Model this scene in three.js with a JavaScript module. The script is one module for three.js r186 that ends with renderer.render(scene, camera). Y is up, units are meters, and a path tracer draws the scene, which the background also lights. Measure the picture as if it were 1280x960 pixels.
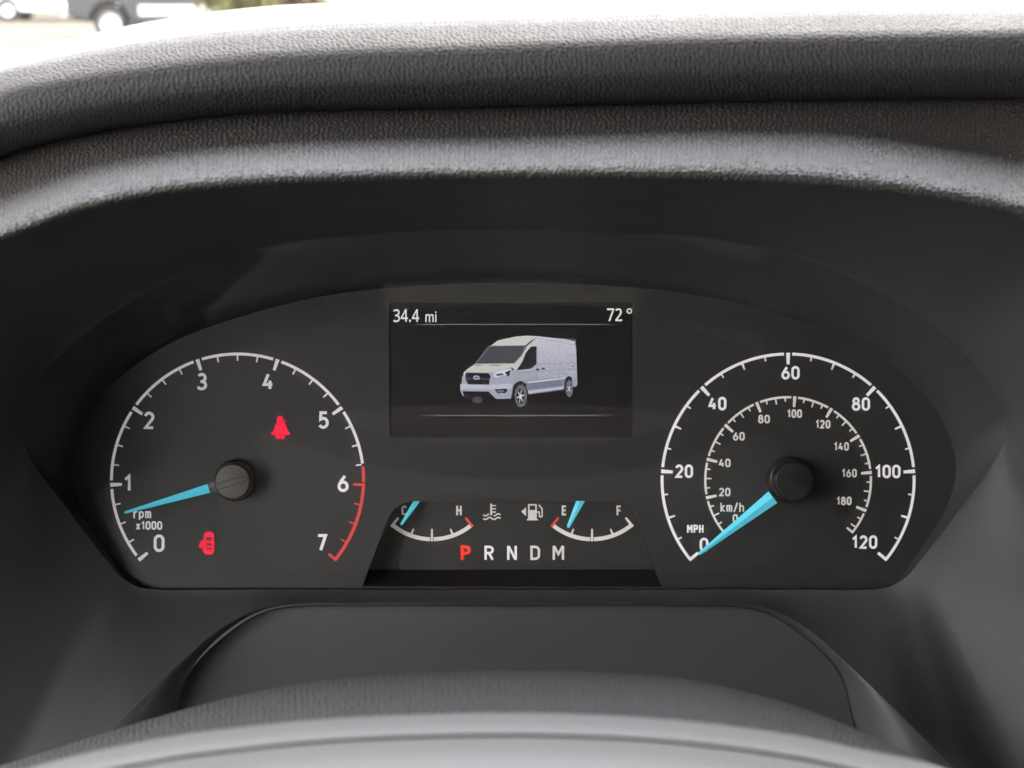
import * as THREE from 'three';
import { mergeGeometries } from 'three/addons/utils/BufferGeometryUtils.js';
import { RoundedBoxGeometry } from 'three/addons/geometries/RoundedBoxGeometry.js';

// ------------------------------------------------------------------ camera, sky, sun, exposure
const scene = new THREE.Scene();
const EYE = new THREE.Vector3(0, 1.9, 0), PITCH = THREE.MathUtils.degToRad(16.3);
const D = 0.55, F = 1836, MPP = D / F;                 // metres from lens to dial face, focal length in picture units, metres per unit on the dial face
const camera = new THREE.PerspectiveCamera(2 * Math.atan(480 / F) * 180 / Math.PI, 4 / 3, 0.02, 2000);
camera.position.copy(EYE); camera.rotation.x = -PITCH;
camera.focus = D; camera.userData.fStop = 16.5;
scene.add(camera);

const renderer = new THREE.WebGLRenderer({ antialias: true });
renderer.toneMapping = THREE.LinearToneMapping;
renderer.toneMappingExposure = 10;
renderer.shadowMap.enabled = true;

{ // hazy bright day
  const W = 256, H = 128, d = new Float32Array(W * H * 4);
  for (let r = 0; r < H; r++) for (let c = 0; c < W; c++) {
    const y = Math.sin(((r + 0.5) / H - 0.5) * Math.PI), k = Math.pow(Math.max(0, 1 - Math.max(0, y)), 2.2), i = (r * W + c) * 4;
    d[i] = 0.45 + 0.26 * k; d[i + 1] = 0.46 + 0.21 * k; d[i + 2] = 0.51 + 0.12 * k; d[i + 3] = 1;
    if (y < 0) { d[i] = 0.30; d[i + 1] = 0.29; d[i + 2] = 0.27; }
  }
  const t = new THREE.DataTexture(d, W, H, THREE.RGBAFormat, THREE.FloatType);
  t.mapping = THREE.EquirectangularReflectionMapping; t.magFilter = t.minFilter = THREE.LinearFilter; t.needsUpdate = true;
  scene.background = t; scene.environment = t; scene.environmentIntensity = 2;
}
const sun = new THREE.DirectionalLight(new THREE.Color(1, 0.95, 0.86), 2.0);
const SUN = new THREE.Vector3(0.20, 0.93, -0.262).normalize();
sun.position.copy(EYE).addScaledVector(SUN, 40); sun.target.position.copy(EYE);
sun.castShadow = true; sun.shadow.radius = 0.6; sun.shadow.mapSize.set(4096, 4096);
Object.assign(sun.shadow.camera, { left: -40, right: 40, top: 40, bottom: -40, near: 0.5, far: 120 });
scene.add(sun, sun.target);

// ------------------------------------------------------------------ helpers
let seed = 7;
const rnd = () => { seed = (seed + 0x6d2b79f5) | 0; let t = Math.imul(seed ^ (seed >>> 15), 1 | seed); t = (t + Math.imul(t ^ (t >>> 7), 61 | t)) ^ t; return ((t ^ (t >>> 14)) >>> 0) / 4294967296; };
const lerp = (a, b, t) => a + (b - a) * t, sm = (a, b, x) => { const t = Math.min(1, Math.max(0, (x - a) / (b - a))); return t * t * (3 - 2 * t); };
const V2 = (x, y) => new THREE.Vector2(x, y), V3 = (x, y, z) => new THREE.Vector3(x, y, z);
// dash frame: origin on the dial face, z towards the driver; measured picture positions give the size of things at a chosen depth
const P = (px, py, z = 0) => { const k = MPP * (D - z) / D; return V3((px - 640) * k, (480 - py) * k, z); };
const FRAME_POS = EYE.clone().add(V3(0, 0, -D).applyAxisAngle(V3(1, 0, 0), -PITCH));
const FRAME = new THREE.Matrix4().makeRotationX(-PITCH).setPosition(FRAME_POS), UNFRAME = FRAME.clone().invert();
function inDash(o) { o.position.copy(FRAME_POS); o.rotation.x = -PITCH; return o; }
const used = new Map();
function numbered(n) { const k = used.get(n) ?? 0; used.set(n, k + 1); return k ? `${n}_${String(k).padStart(3, '0')}` : n; }
function tag(o, label, category, group, kind) { Object.assign(o.userData, { label, category }); if (group) o.userData.group = group; if (kind) o.userData.kind = kind; return o; }
function thing(name, label, category, group) { const o = new THREE.Group(); o.name = numbered(name); tag(o, label, category, group); scene.add(o); return o; }
function part(name, geo, mat, parent, label) {
  const m = new THREE.Mesh(Array.isArray(geo) ? (geo.length > 1 ? mergeGeometries(geo.map(clean)) : geo[0]) : geo, mat);
  m.name = parent === scene ? numbered(name) : name; m.castShadow = m.receiveShadow = true; if (label) m.userData.label = label; parent.add(m); return m;
}
function clean(g) { const n = g.index ? g.toNonIndexed() : g.clone(); for (const k of Object.keys(n.attributes)) if (!['position', 'normal', 'uv'].includes(k)) n.deleteAttribute(k); n.clearGroups(); return n; }
const keyed = (pts) => (x) => { // smooth curve through keys, clamped slopes
  let i = 0; while (i < pts.length - 2 && x > pts[i + 1][0]) i++;
  const p = (k) => pts[Math.min(pts.length - 1, Math.max(0, k))], [x0, y0] = p(i), [x1, y1] = p(i + 1), h = x1 - x0, t = (x - x0) / h;
  const m = (a, b) => (b[0] === a[0] ? 0 : (b[1] - a[1]) / (b[0] - a[0])), m0 = m(p(i - 1), p(i + 1)), m1 = m(p(i), p(i + 2));
  if (t < 0) return y0 + m0 * (x - x0); if (t > 1) return y1 + m1 * (x - x1);
  return (2 * t ** 3 - 3 * t * t + 1) * y0 + (t ** 3 - 2 * t * t + t) * h * m0 + (-2 * t ** 3 + 3 * t * t) * y1 + (t ** 3 - t * t) * h * m1;
};
function relief(g, t, metres, depth, C, fade) { // pushes a fine grid out along its normals by a height field
  const d = t.image.data, n = t.image.width, p = g.attributes.position, q = g.attributes.normal, u = g.attributes.uv, H = (x, y) => d[(((y % n) + n) % n * n + ((x % n) + n) % n) * 4] / 255;
  for (let i = 0; i < p.count; i++) {
    const x = u.getX(i) / metres * n, y = u.getY(i) / metres * n, ix = Math.floor(x), iy = Math.floor(y), fx = x - ix, fy = y - iy;
    const h = (lerp(lerp(H(ix, iy), H(ix + 1, iy), fx), lerp(H(ix, iy + 1), H(ix + 1, iy + 1), fx), fy) - 0.5) * depth * fade(Math.floor(i / C));
    p.setXYZ(i, p.getX(i) + h * q.getX(i), p.getY(i) + h * q.getY(i), p.getZ(i) + h * q.getZ(i));
  }
  g.computeVertexNormals(); return g;
}
// surface over a grid of rows; uv in metres
function gridGeo(rows, closed = false) {
  const R = rows.length, C = rows[0].length, pos = [], uv = [], idx = [], vAt = new Float32Array(C);
  for (let r = 0; r < R; r++) {
    let u = 0;
    for (let c = 0; c < C; c++) {
      const p = rows[r][c]; pos.push(p.x, p.y, p.z);
      const mid = rows[R >> 1]; if (c) u += mid[c].distanceTo(mid[c - 1]);
      if (r) vAt[c] += p.distanceTo(rows[r - 1][c]);
      uv.push(u, vAt[c]);
    }
  }
  for (let r = 0; r < R - 1; r++) for (let c = 0; c < C - 1; c++) { const a = r * C + c, b = a + C; idx.push(a, b, a + 1, b, b + 1, a + 1); }
  const g = new THREE.BufferGeometry();
  g.setAttribute('position', new THREE.Float32BufferAttribute(pos, 3)); g.setAttribute('uv', new THREE.Float32BufferAttribute(uv, 2)); g.setIndex(idx); g.computeVertexNormals();
  if (closed) { const n = g.attributes.normal; for (let r = 0; r < R; r++) { const a = r * C, b = a + C - 1, v = V3(n.getX(a) + n.getX(b), n.getY(a) + n.getY(b), n.getZ(a) + n.getZ(b)).normalize(); n.setXYZ(a, v.x, v.y, v.z); n.setXYZ(b, v.x, v.y, v.z); } }
  return g;
}
const splinePts = (pts, n, closed = false) => new THREE.CatmullRomCurve3(pts, closed, 'centripetal').getPoints(n);
function evenRows(rows, n) {
  const C = rows[0].length, cols = []; for (let c = 0; c < C; c++) { const k = new THREE.CatmullRomCurve3(rows.map((r) => r[c]), false, 'centripetal'); k.arcLengthDivisions = 120; cols.push(k.getSpacedPoints(n)); }
  return Array.from({ length: n + 1 }, (_, r) => cols.map((k) => k[r]));
}
function smoothRows(rows, n) { // Catmull-Rom across the rows
  const C = rows[0].length, cols = []; for (let c = 0; c < C; c++) cols.push(splinePts(rows.map((r) => r[c]), n));
  return Array.from({ length: n + 1 }, (_, r) => cols.map((k) => k[r]));
}

// ------------------------------------------------------------------ textures
function cellTex(N, size, fn, warp = 0) {
  const WN = N * 2, wx = Float32Array.from({ length: WN * WN }, rnd), wy = Float32Array.from({ length: WN * WN }, rnd);
  const soft = (g, x, y) => { const ix = Math.floor(x), iy = Math.floor(y), tx = sm(0, 1, x - ix), ty = sm(0, 1, y - iy), q = (a, b) => g[((b + WN) % WN) * WN + ((a + WN) % WN)]; return lerp(lerp(q(ix, iy), q(ix + 1, iy), tx), lerp(q(ix, iy + 1), q(ix + 1, iy + 1), tx), ty) - 0.5; }; // periodic cellular height field
  const jx = [], jy = []; for (let i = 0; i < N * N; i++) { jx.push(rnd()); jy.push(rnd()); }
  const d = new Uint8Array(size * size * 4);
  for (let y = 0; y < size; y++) for (let x = 0; x < size; x++) {
    const gx = x / size * N, gy = y / size * N, fx = gx + 2 * warp * soft(wx, gx * 2, gy * 2), fy = gy + 2 * warp * soft(wy, gx * 2, gy * 2), ix = Math.floor(fx), iy = Math.floor(fy); let a = 9, b = 9, id = 0;
    for (let dy = -1; dy <= 1; dy++) for (let dx = -1; dx <= 1; dx++) {
      const cx = ix + dx, cy = iy + dy, k = ((cy + 2 * N) % N) * N + ((cx + 2 * N) % N), q = Math.hypot(cx + 0.1 + 0.8 * jx[k] - fx, cy + 0.1 + 0.8 * jy[k] - fy);
      if (q < a) { b = a; a = q; id = k; } else if (q < b) b = q;
    }
    const v = Math.max(0, Math.min(255, 255 * fn(a, b, jx[id], jy[id]))), i = (y * size + x) * 4; d[i] = d[i + 1] = d[i + 2] = v; d[i + 3] = 255;
  }
  const t = new THREE.DataTexture(d, size, size); t.wrapS = t.wrapT = THREE.RepeatWrapping; t.magFilter = t.minFilter = THREE.LinearFilter; t.needsUpdate = true; return t;
}
function noiseTex(size, octaves, lo, hi, base = 4) {
  const val = new Float32Array(size * size); let amp = 1, tot = 0;
  for (let o = 0, n = base; o < octaves; o++, n *= 2, amp *= 0.6) {
    const g = Float32Array.from({ length: n * n }, rnd); tot += amp;
    for (let y = 0; y < size; y++) for (let x = 0; x < size; x++) {
      const fx = x / size * n, fy = y / size * n, ix = Math.floor(fx), iy = Math.floor(fy), tx = sm(0, 1, fx - ix), ty = sm(0, 1, fy - iy), q = (a, b) => g[(b % n) * n + (a % n)];
      val[y * size + x] += amp * lerp(lerp(q(ix, iy), q(ix + 1, iy), tx), lerp(q(ix, iy + 1), q(ix + 1, iy + 1), tx), ty);
    }
  }
  const d = new Uint8Array(size * size * 4);
  for (let i = 0; i < size * size; i++) { const v = 255 * lerp(lo, hi, val[i] / tot); d[i * 4] = d[i * 4 + 1] = d[i * 4 + 2] = v; d[i * 4 + 3] = 255; }
  const t = new THREE.DataTexture(d, size, size); t.wrapS = t.wrapT = THREE.RepeatWrapping; t.magFilter = t.minFilter = THREE.LinearFilter; t.needsUpdate = true; return t;
}
const per = (t, metres, my = metres) => { const c = t.clone(); c.repeat.set(1 / metres, 1 / my); c.needsUpdate = true; return c; };
function normalFrom(t, metres, depth) { // normal map of a height field, tile size and relief in metres
  const h = t.image.data, n = t.image.width, d = new Uint8Array(n * n * 4), k = depth / 255 / (2 * metres / n), H = (x, y) => h[(((y + n) % n) * n + ((x + n) % n)) * 4];
  for (let y = 0; y < n; y++) for (let x = 0; x < n; x++) {
    const a = -k * (H(x + 1, y) - H(x - 1, y)), b = -k * (H(x, y + 1) - H(x, y - 1)), l = Math.hypot(a, b, 1), i = (y * n + x) * 4;
    d[i] = 127.5 + 127.5 * a / l; d[i + 1] = 127.5 + 127.5 * b / l; d[i + 2] = 127.5 + 127.5 / l; d[i + 3] = 255;
  }
  const o = new THREE.DataTexture(d, n, n); o.wrapS = o.wrapT = THREE.RepeatWrapping; o.magFilter = o.minFilter = THREE.LinearFilter; o.repeat.set(1 / metres, 1 / metres); o.needsUpdate = true; return o;
}
const leatherT = cellTex(58, 1024, (a, b, j, k) => 0.15 + (0.45 + 0.25 * j) * sm(0.0, 0.55, b - a) - 0.22 * a * a + 0.1 * k, 0.26);
const pebbleT = cellTex(50, 1024, (a, b, j, k) => 0.1 + (0.55 + 0.3 * j) * Math.sqrt(sm(0.0, 0.75, b - a)) - 0.25 * a * a + 0.08 * k, 0.2);
const grainT = cellTex(64, 512, (a, b, j) => 0.3 + 0.4 * j * sm(0, 0.4, b - a) + 0.3 * sm(0, 0.4, b - a));
const blotchT = noiseTex(256, 5, 0.75, 1.0);
const smearT = noiseTex(256, 5, 0.35, 1.0);

const std = (color, rough, o = {}) => new THREE.MeshStandardMaterial({ color: Array.isArray(color) ? new THREE.Color(...color) : new THREE.Color(color, color, color), roughness: rough, side: THREE.DoubleSide, ...o });
const phys = (c, rough, o) => new THREE.MeshPhysicalMaterial({ color: new THREE.Color(...c), roughness: rough, side: THREE.DoubleSide, ...o });
const M = {
  leather: phys([0.057, 0.056, 0.060], 0.72, { specularIntensity: 0.3,  roughnessMap: per(blotchT, 0.11) }),
  pebble: phys([0.056, 0.0535, 0.051], 0.50, { specularIntensity: 0.55,  roughnessMap: per(blotchT, 0.09) }),
  bezel: phys([0.0475, 0.0515, 0.0550], 0.62, { specularIntensity: 0.8, normalMap: normalFrom(grainT, 0.042, 0.00006), roughnessMap: per(blotchT, 0.13) }),
  lowerPanel: std([0.055, 0.055, 0.054], 0.50, { normalMap: normalFrom(grainT, 0.026, 0.00003), roughnessMap: per(blotchT, 0.12) }),
  dial: std([0.0248, 0.0255, 0.0250], 0.55, { roughnessMap: per(blotchT, 0.07) }),
  wall: std([0.036, 0.039, 0.042], 0.55),
  blackWall: std(0.010, 0.6),
  print: std([0.84, 0.83, 0.87], 0.6, { emissive: new THREE.Color(0.9, 0.88, 0.98), emissiveIntensity: 0.028 }),
  printGrey: std([0.79, 0.775, 0.755], 0.6, { emissive: new THREE.Color(0.9, 0.87, 0.83), emissiveIntensity: 0.014 }),
  printRed: std([0.70, 0.06, 0.055], 0.6, { emissive: new THREE.Color(0.9, 0.06, 0.05), emissiveIntensity: 0.022 }),
  needle: std([0.09, 0.58, 0.74], 0.45, { emissive: new THREE.Color(0.10, 0.60, 0.78), emissiveIntensity: 0.042 }),
  hubCap: std([0.085, 0.080, 0.071], 0.42),
  hubSide: std(0.009, 0.35),
  shroud: std([0.034, 0.034, 0.036], 0.6, { normalMap: normalFrom(pebbleT, 0.085, 0.0011) }),
  wheelGrey: std([0.105, 0.104, 0.103], 0.5),
  cabin: std([0.25, 0.25, 0.25], 0.8),
  cabinDark: std([0.05, 0.05, 0.052], 0.7),
  cloth: std([0.46, 0.42, 0.36], 0.95, { bumpMap: per(grainT, 0.05), bumpScale: 0.0004 }),
};
const clear = new THREE.MeshPhysicalMaterial({ color: 0xffffff, transmission: 1, thickness: 0, roughness: 0.02, ior: 1.5, specularIntensity: 0.45, side: THREE.DoubleSide });
const windowGlass = new THREE.MeshPhysicalMaterial({ color: new THREE.Color(0.90, 0.895, 0.885), transmission: 1, thickness: 0, roughness: 0, ior: 1.5, side: THREE.DoubleSide });
const glow = (r, g, b, k) => std([r * 0.06, g * 0.06, b * 0.06], 0.5, { emissive: new THREE.Color(r, g, b), emissiveIntensity: k });

// ------------------------------------------------------------------ the vehicle's own cabin (closes off the light, stands outside the picture)
{
  const t = thing('van_cabin', 'pale cab interior around and behind the driver, with roof, doors and bulkhead', 'cabin');
  const box = (x0, x1, y0, y1, z0, z1) => new THREE.BoxGeometry(x1 - x0, y1 - y0, z1 - z0).translate((x0 + x1) / 2, (y0 + y1) / 2, (z0 + z1) / 2);
  part('roof', [box(-0.60, 1.40, 2.42, 2.48, -0.628, 1.1)], M.cabin, t);
  part('cab_floor', [box(-0.60, 1.40, 0.75, 0.80, -1.25, 1.1)], M.cabinDark, t);
  part('bulkhead', [box(-0.60, 1.40, 0.80, 2.42, 1.04, 1.1)], M.cabinDark, t);
  part('firewall', [box(-0.60, 1.40, 0.80, 1.70, -1.25, -1.19)], M.cabinDark, t);
  for (const [xa, xb] of [[-0.60, -0.54], [1.34, 1.40]]) {
    const left = xa < 0, sill = left ? 1.56 : 1.66, z1 = left ? 0.60 : -0.08;
    part('door_panel', [box(xa, xb, 0.80, sill, -1.19, 1.04)], M.cabinDark, t);
    part('pillar', [box(xa, xb, sill, 2.42, z1, 1.04)], M.cabinDark, t);
    part('header', [box(xa, xb, 2.34, 2.42, -0.62, z1)], M.cabin, t);
    part('window_pane', [box((xa + xb) / 2 - 0.002, (xa + xb) / 2 + 0.002, sill, 2.34, -0.75, z1)], windowGlass, t);
    const a = V3((xa + xb) / 2, 1.70, -1.19), b = V3((xa + xb) / 2, 2.44, -0.62), len = a.distanceTo(b);
    part('windscreen_pillar', [new THREE.BoxGeometry(0.09, len, 0.09).rotateX(Math.atan2(b.z - a.z, b.y - a.y)).translate(a.x, (a.y + b.y) / 2, (a.z + b.z) / 2)], M.cabin, t);
  }
}
{
  const a = [1.70, -1.19], b = [2.419, -0.64], rows = [];
  for (let r = 0; r <= 8; r++) { const row = []; for (let c = 0; c <= 16; c++) { const s = c / 16 * 2 - 1; row.push(V3(0.40 + 0.95 * s, lerp(a[0], b[0], r / 8), lerp(a[1], b[1], r / 8) - 0.10 * (1 - s * s))); } rows.push(row); }
  tag(part('windscreen', gridGeo(rows), windowGlass, scene), 'clear raked windscreen in front of the dashboard', 'windscreen');
}
{ // driver's seat, seen only in the reflections
  const t = thing('driver_seat', 'beige cloth driver seat behind the steering wheel', 'seat');
  part('seat_cushion', new RoundedBoxGeometry(0.58, 0.18, 0.52, 5, 0.085).translate(0.003, 1.22, 0.46), M.cloth, t);
  part('backrest', new RoundedBoxGeometry(0.58, 0.80, 0.16, 5, 0.07).rotateX(0.16).translate(0.003, 1.60, 0.70), M.cloth, t);
  part('headrest', new RoundedBoxGeometry(0.28, 0.20, 0.11, 4, 0.05).translate(0.003, 2.12, 0.78), M.cloth, t);
}

// ------------------------------------------------------------------ outside
const ground = (px, d) => V3((px - 640) / F * (d * Math.cos(PITCH) + 1.9 * Math.sin(PITCH)), 0, -d);
{
  const g = new THREE.PlaneGeometry(1600, 1600).rotateX(-Math.PI / 2);
  const uv = g.attributes.uv; for (let i = 0; i < uv.count; i++) uv.setXY(i, uv.getX(i) * 1600, uv.getY(i) * 1600);
  const m = part('ground', g, std([0.040, 0.029, 0.012], 0.9, { map: per(blotchT, 9) }), scene); tag(m, 'sun-bleached pavement of the car park outside', 'ground', null, 'structure');
}
function wheelOn(parent, x, y, z, r, w) {
  const prof = [[0.62, -0.5], [0.95, -0.5], [1, -0.36], [1, 0.36], [0.95, 0.5], [0.62, 0.5]].map(([a, b]) => V2(a * r, b * w));
  const tyre = part('wheel', new THREE.LatheGeometry(prof, 32).rotateX(Math.PI / 2).translate(x, y, z), std(0.02, 0.85), parent);
  part('rim', new THREE.LatheGeometry([[0.02, 0.36], [0.2, 0.4], [0.26, 0.3], [0.55, 0.33], [0.63, 0.46]].map(([a, b]) => V2(a * r, b * w)), 24).rotateX(Math.PI / 2).translate(x, y, z), std([0.5, 0.5, 0.48], 0.35, { metalness: 0.6 }), tyre);
}
function sideProfile(pts, wheels, r, width, bevel = 0.06) {
  const s = new THREE.Shape(pts.map((p) => V2(...p)));
  const g = new THREE.ExtrudeGeometry(s, { depth: width - 2 * bevel, bevelEnabled: true, bevelSize: bevel, bevelThickness: bevel, bevelSegments: 2, curveSegments: 10 });
  return g.translate(0, 0, -width / 2 + bevel);
}
const arch = (cx, cy, r, n = 9) => Array.from({ length: n }, (_, i) => { const a = Math.PI * i / (n - 1); return [cx + r * Math.cos(a), cy + r * Math.sin(a)]; });
{ // pickup, rear at the left
  const t = thing('pickup_truck', 'dark pickup truck with pale lower door trim parked across the car park', 'pickup truck'), r = 0.39, paint = std([0.025, 0.027, 0.032], 0.3), glass = std(0.02, 0.1);
  const p0 = ground(152, 36); t.position.copy(p0);
  const lo = 0.46, pts = [[-0.95, lo + 0.12], [-0.52, lo], ...arch(0, 0.40, 0.50).reverse().filter((p) => p[1] >= lo - 0.02), [0.52, lo], [2.9, lo], ...arch(3.5, 0.40, 0.50).reverse(), [4.35, lo + 0.05], [4.5, 0.75], [4.45, 1.08], [3.3, 1.22], [2.55, 1.85], [1.15, 1.88], [0.85, 1.25], [-0.95, 1.22]];
  part('body', sideProfile(pts, [], r, 1.9), paint, t);
  part('lower_trim', new THREE.BoxGeometry(2.1, 0.22, 0.03).translate(1.75, 0.66, 0.965), std([0.55, 0.54, 0.50], 0.35), t);
  part('running_board', new THREE.BoxGeometry(2.2, 0.06, 0.2).translate(1.75, 0.42, 0.95), std(0.03, 0.5), t);
  part('window', new THREE.ExtrudeGeometry(new THREE.Shape([V2(1.2, 1.3), V2(1.3, 1.76), V2(2.45, 1.76), V2(2.95, 1.3)]), { depth: 0.02, bevelEnabled: false }).translate(0, 0, 0.945), glass, t);
  part('tail_light', new THREE.BoxGeometry(0.07, 0.36, 0.2).translate(-1.0, 1.0, 0.78), std([0.45, 0.01, 0.01], 0.3), t);
  part('bumper', new THREE.BoxGeometry(0.14, 0.2, 1.8).translate(-1.06, 0.62, 0), std(0.4, 0.3, { metalness: 0.8 }), t);
  for (const x of [0, 3.5]) for (const z of [0.8, -0.8]) wheelOn(t, x, r, z, r, z > 0 ? 0.26 : -0.26);
}
{ // white car further off
  const t = thing('white_car', 'white parked car behind the pickup truck', 'car'), r = 0.33, paint = std([0.8, 0.8, 0.8], 0.3);
  t.position.copy(ground(22, 46));
  const lo = 0.3, pts = [[-0.9, lo], ...arch(0, 0.33, 0.4).reverse().filter((p) => p[1] >= lo), [2.2, lo], ...arch(2.65, 0.33, 0.4).reverse().filter((p) => p[1] >= lo), [3.45, lo], [3.5, 0.7], [3.4, 0.92], [2.6, 1.0], [1.8, 1.45], [0.2, 1.48], [-0.6, 1.0], [-0.95, 0.9]];
  part('body', sideProfile(pts, [], r, 1.75), paint, t);
  part('window', new THREE.ExtrudeGeometry(new THREE.Shape([V2(-0.35, 1.0), V2(0.25, 1.38), V2(1.72, 1.36), V2(2.35, 1.0)]), { depth: 0.02, bevelEnabled: false }).translate(0, 0, 0.87), std(0.03, 0.1), t);
  for (const x of [0, 2.65]) for (const z of [0.74, -0.74]) wheelOn(t, x, r, z, r, z > 0 ? 0.2 : -0.2);
}
function leafCloud(n, rx, ry, rz, cy, size) {
  const pos = [], nor = [], uv = [];
  for (let i = 0; i < n; i++) {
    const a = rnd() * 6.283, u = rnd() * 2 - 1, q = Math.cbrt(0.25 + 0.75 * rnd()) * (0.86 + 0.28 * Math.sin(a * 5 + u * 4)), s = Math.sqrt(1 - u * u);
    const c = V3(rx * q * s * Math.cos(a), cy + ry * q * u, rz * q * s * Math.sin(a)), e1 = V3(rnd() - 0.5, rnd() - 0.5, rnd() - 0.5).normalize(), e2 = V3(rnd() - 0.5, rnd() - 0.5, rnd() - 0.5).cross(e1).normalize(), nn = e1.clone().cross(e2), k = size * (0.6 + 0.8 * rnd());
    for (const [x, y] of [[-1, 0], [0, -0.5], [1, 0], [-1, 0], [1, 0], [0, 0.5]]) { const p = c.clone().addScaledVector(e1, x * k).addScaledVector(e2, y * k); pos.push(p.x, p.y, p.z); nor.push(nn.x, nn.y, nn.z); uv.push(0, 0); }
  }
  const g = new THREE.BufferGeometry(); g.setAttribute('position', new THREE.Float32BufferAttribute(pos, 3)); g.setAttribute('normal', new THREE.Float32BufferAttribute(nor, 3)); g.setAttribute('uv', new THREE.Float32BufferAttribute(uv, 2)); return g;
}
const leafM = [std([0.11, 0.11, 0.035], 0.8), std([0.16, 0.12, 0.06], 0.8), std([0.05, 0.09, 0.03], 0.8)];
for (const [px, d, rx, ry, k, label] of [[300, 31, 0.85, 1.5, 0, 'olive green bush covering the front of the pickup truck'], [362, 32, 0.9, 1.4, 1, 'brownish bush just right of the olive green one, above the dashboard edge']]) {
  const t = thing('bush', label, 'bush'); t.position.copy(ground(px, d));
  const f = part('foliage', leafCloud(3800, rx, ry, rx * 0.9, 1.45, 0.09), leafM[k], t);
  for (let i = 0; i < 5; i++) { const a = i * 1.26, c = new THREE.CatmullRomCurve3([V3(0.08 * Math.cos(a), 0, 0.08 * Math.sin(a)), V3(0.2 * Math.cos(a), 0.7, 0.2 * Math.sin(a)), V3(0.5 * Math.cos(a), 1.6, 0.5 * Math.sin(a))]); part('stem', new THREE.TubeGeometry(c, 8, 0.03, 6), std([0.08, 0.05, 0.03], 0.9), t); }
}
{ // low green strip at the far left
  const t = thing('hedge', 'low green hedge by the white car at the far left', 'hedge'); t.position.copy(ground(40, 52));
  part('foliage', leafCloud(3000, 3.2, 0.45, 0.6, 0.5, 0.1), leafM[2], t);
  for (let i = -2; i <= 2; i++) part('stem', new THREE.CylinderGeometry(0.03, 0.04, 0.6, 6).translate(i * 1.1, 0.3, 0), std([0.08, 0.05, 0.03], 0.9), t);
}
{ // white building across the far side
  const t = thing('white_building', 'long low white building with brown shutters beyond the car park', 'building'), c = ground(500, 62), m = std([0.75, 0.72, 0.68], 0.9), b = std([0.16, 0.09, 0.05], 0.8); t.position.copy(c);
  part('wall', new THREE.BoxGeometry(44, 4.2, 8).translate(0, 2.1, -4), m, t);
  part('roof', new THREE.BoxGeometry(45, 0.3, 9).translate(0, 4.36, -4), std([0.22, 0.2, 0.18], 0.9), t);
  part('plinth', new THREE.BoxGeometry(44.1, 0.5, 0.12).translate(0, 0.25, 0.04), std([0.45, 0.42, 0.38], 0.9), t);
  for (let i = -9; i <= 9; i++) { const w = part('shutter', new THREE.BoxGeometry(1.1, 2.2, 0.08).translate(i * 2.2, 1.65, 0.03), b, t); part('sill', new THREE.BoxGeometry(1.3, 0.08, 0.16).translate(i * 2.2, 0.52, 0.12), m, w); }
}

// ------------------------------------------------------------------ dashboard: padded top and grained visor roll
const XS = Array.from({ length: 1181 }, (_, i) => -130 + i * 1.3);
const yCrest = keyed([[-180, 150], [-60, 98], [0, 76], [100, 50], [220, 26], [330, 13], [400, 9], [640, 3], [840, -2], [1280, -9], [1480, -12]]);
const yLit = keyed([[-180, 185], [0, 94], [60, 80], [120, 69], [200, 57], [300, 46], [420, 38], [640, 32], [900, 24], [1280, 18], [1480, 16]]);
const yMid = keyed([[-180, 220], [0, 133], [100, 112], [300, 88], [450, 80], [640, 72], [900, 62], [1280, 54], [1480, 50]]);
const yPad = keyed([[-180, 262], [0, 192], [75, 172], [150, 157], [300, 139], [450, 134], [640, 130], [1000, 122], [1280, 120], [1480, 120]]);
const yGroove = keyed([[-180, 330], [0, 240], [80, 210], [160, 190], [330, 171], [640, 163], [900, 155], [1050, 158], [1150, 170], [1280, 194], [1480, 260]]);
const yLip = keyed([[-180, 372], [0, 300], [50, 281], [100, 263], [200, 242], [300, 231], [450, 224], [640, 221], [850, 222], [1000, 228], [1100, 237], [1180, 248], [1280, 269], [1480, 330]]);
const row = (f, dz, z) => XS.map((x) => P(x, f(x) + dz, typeof z === 'function' ? z(x) : z));
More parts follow.
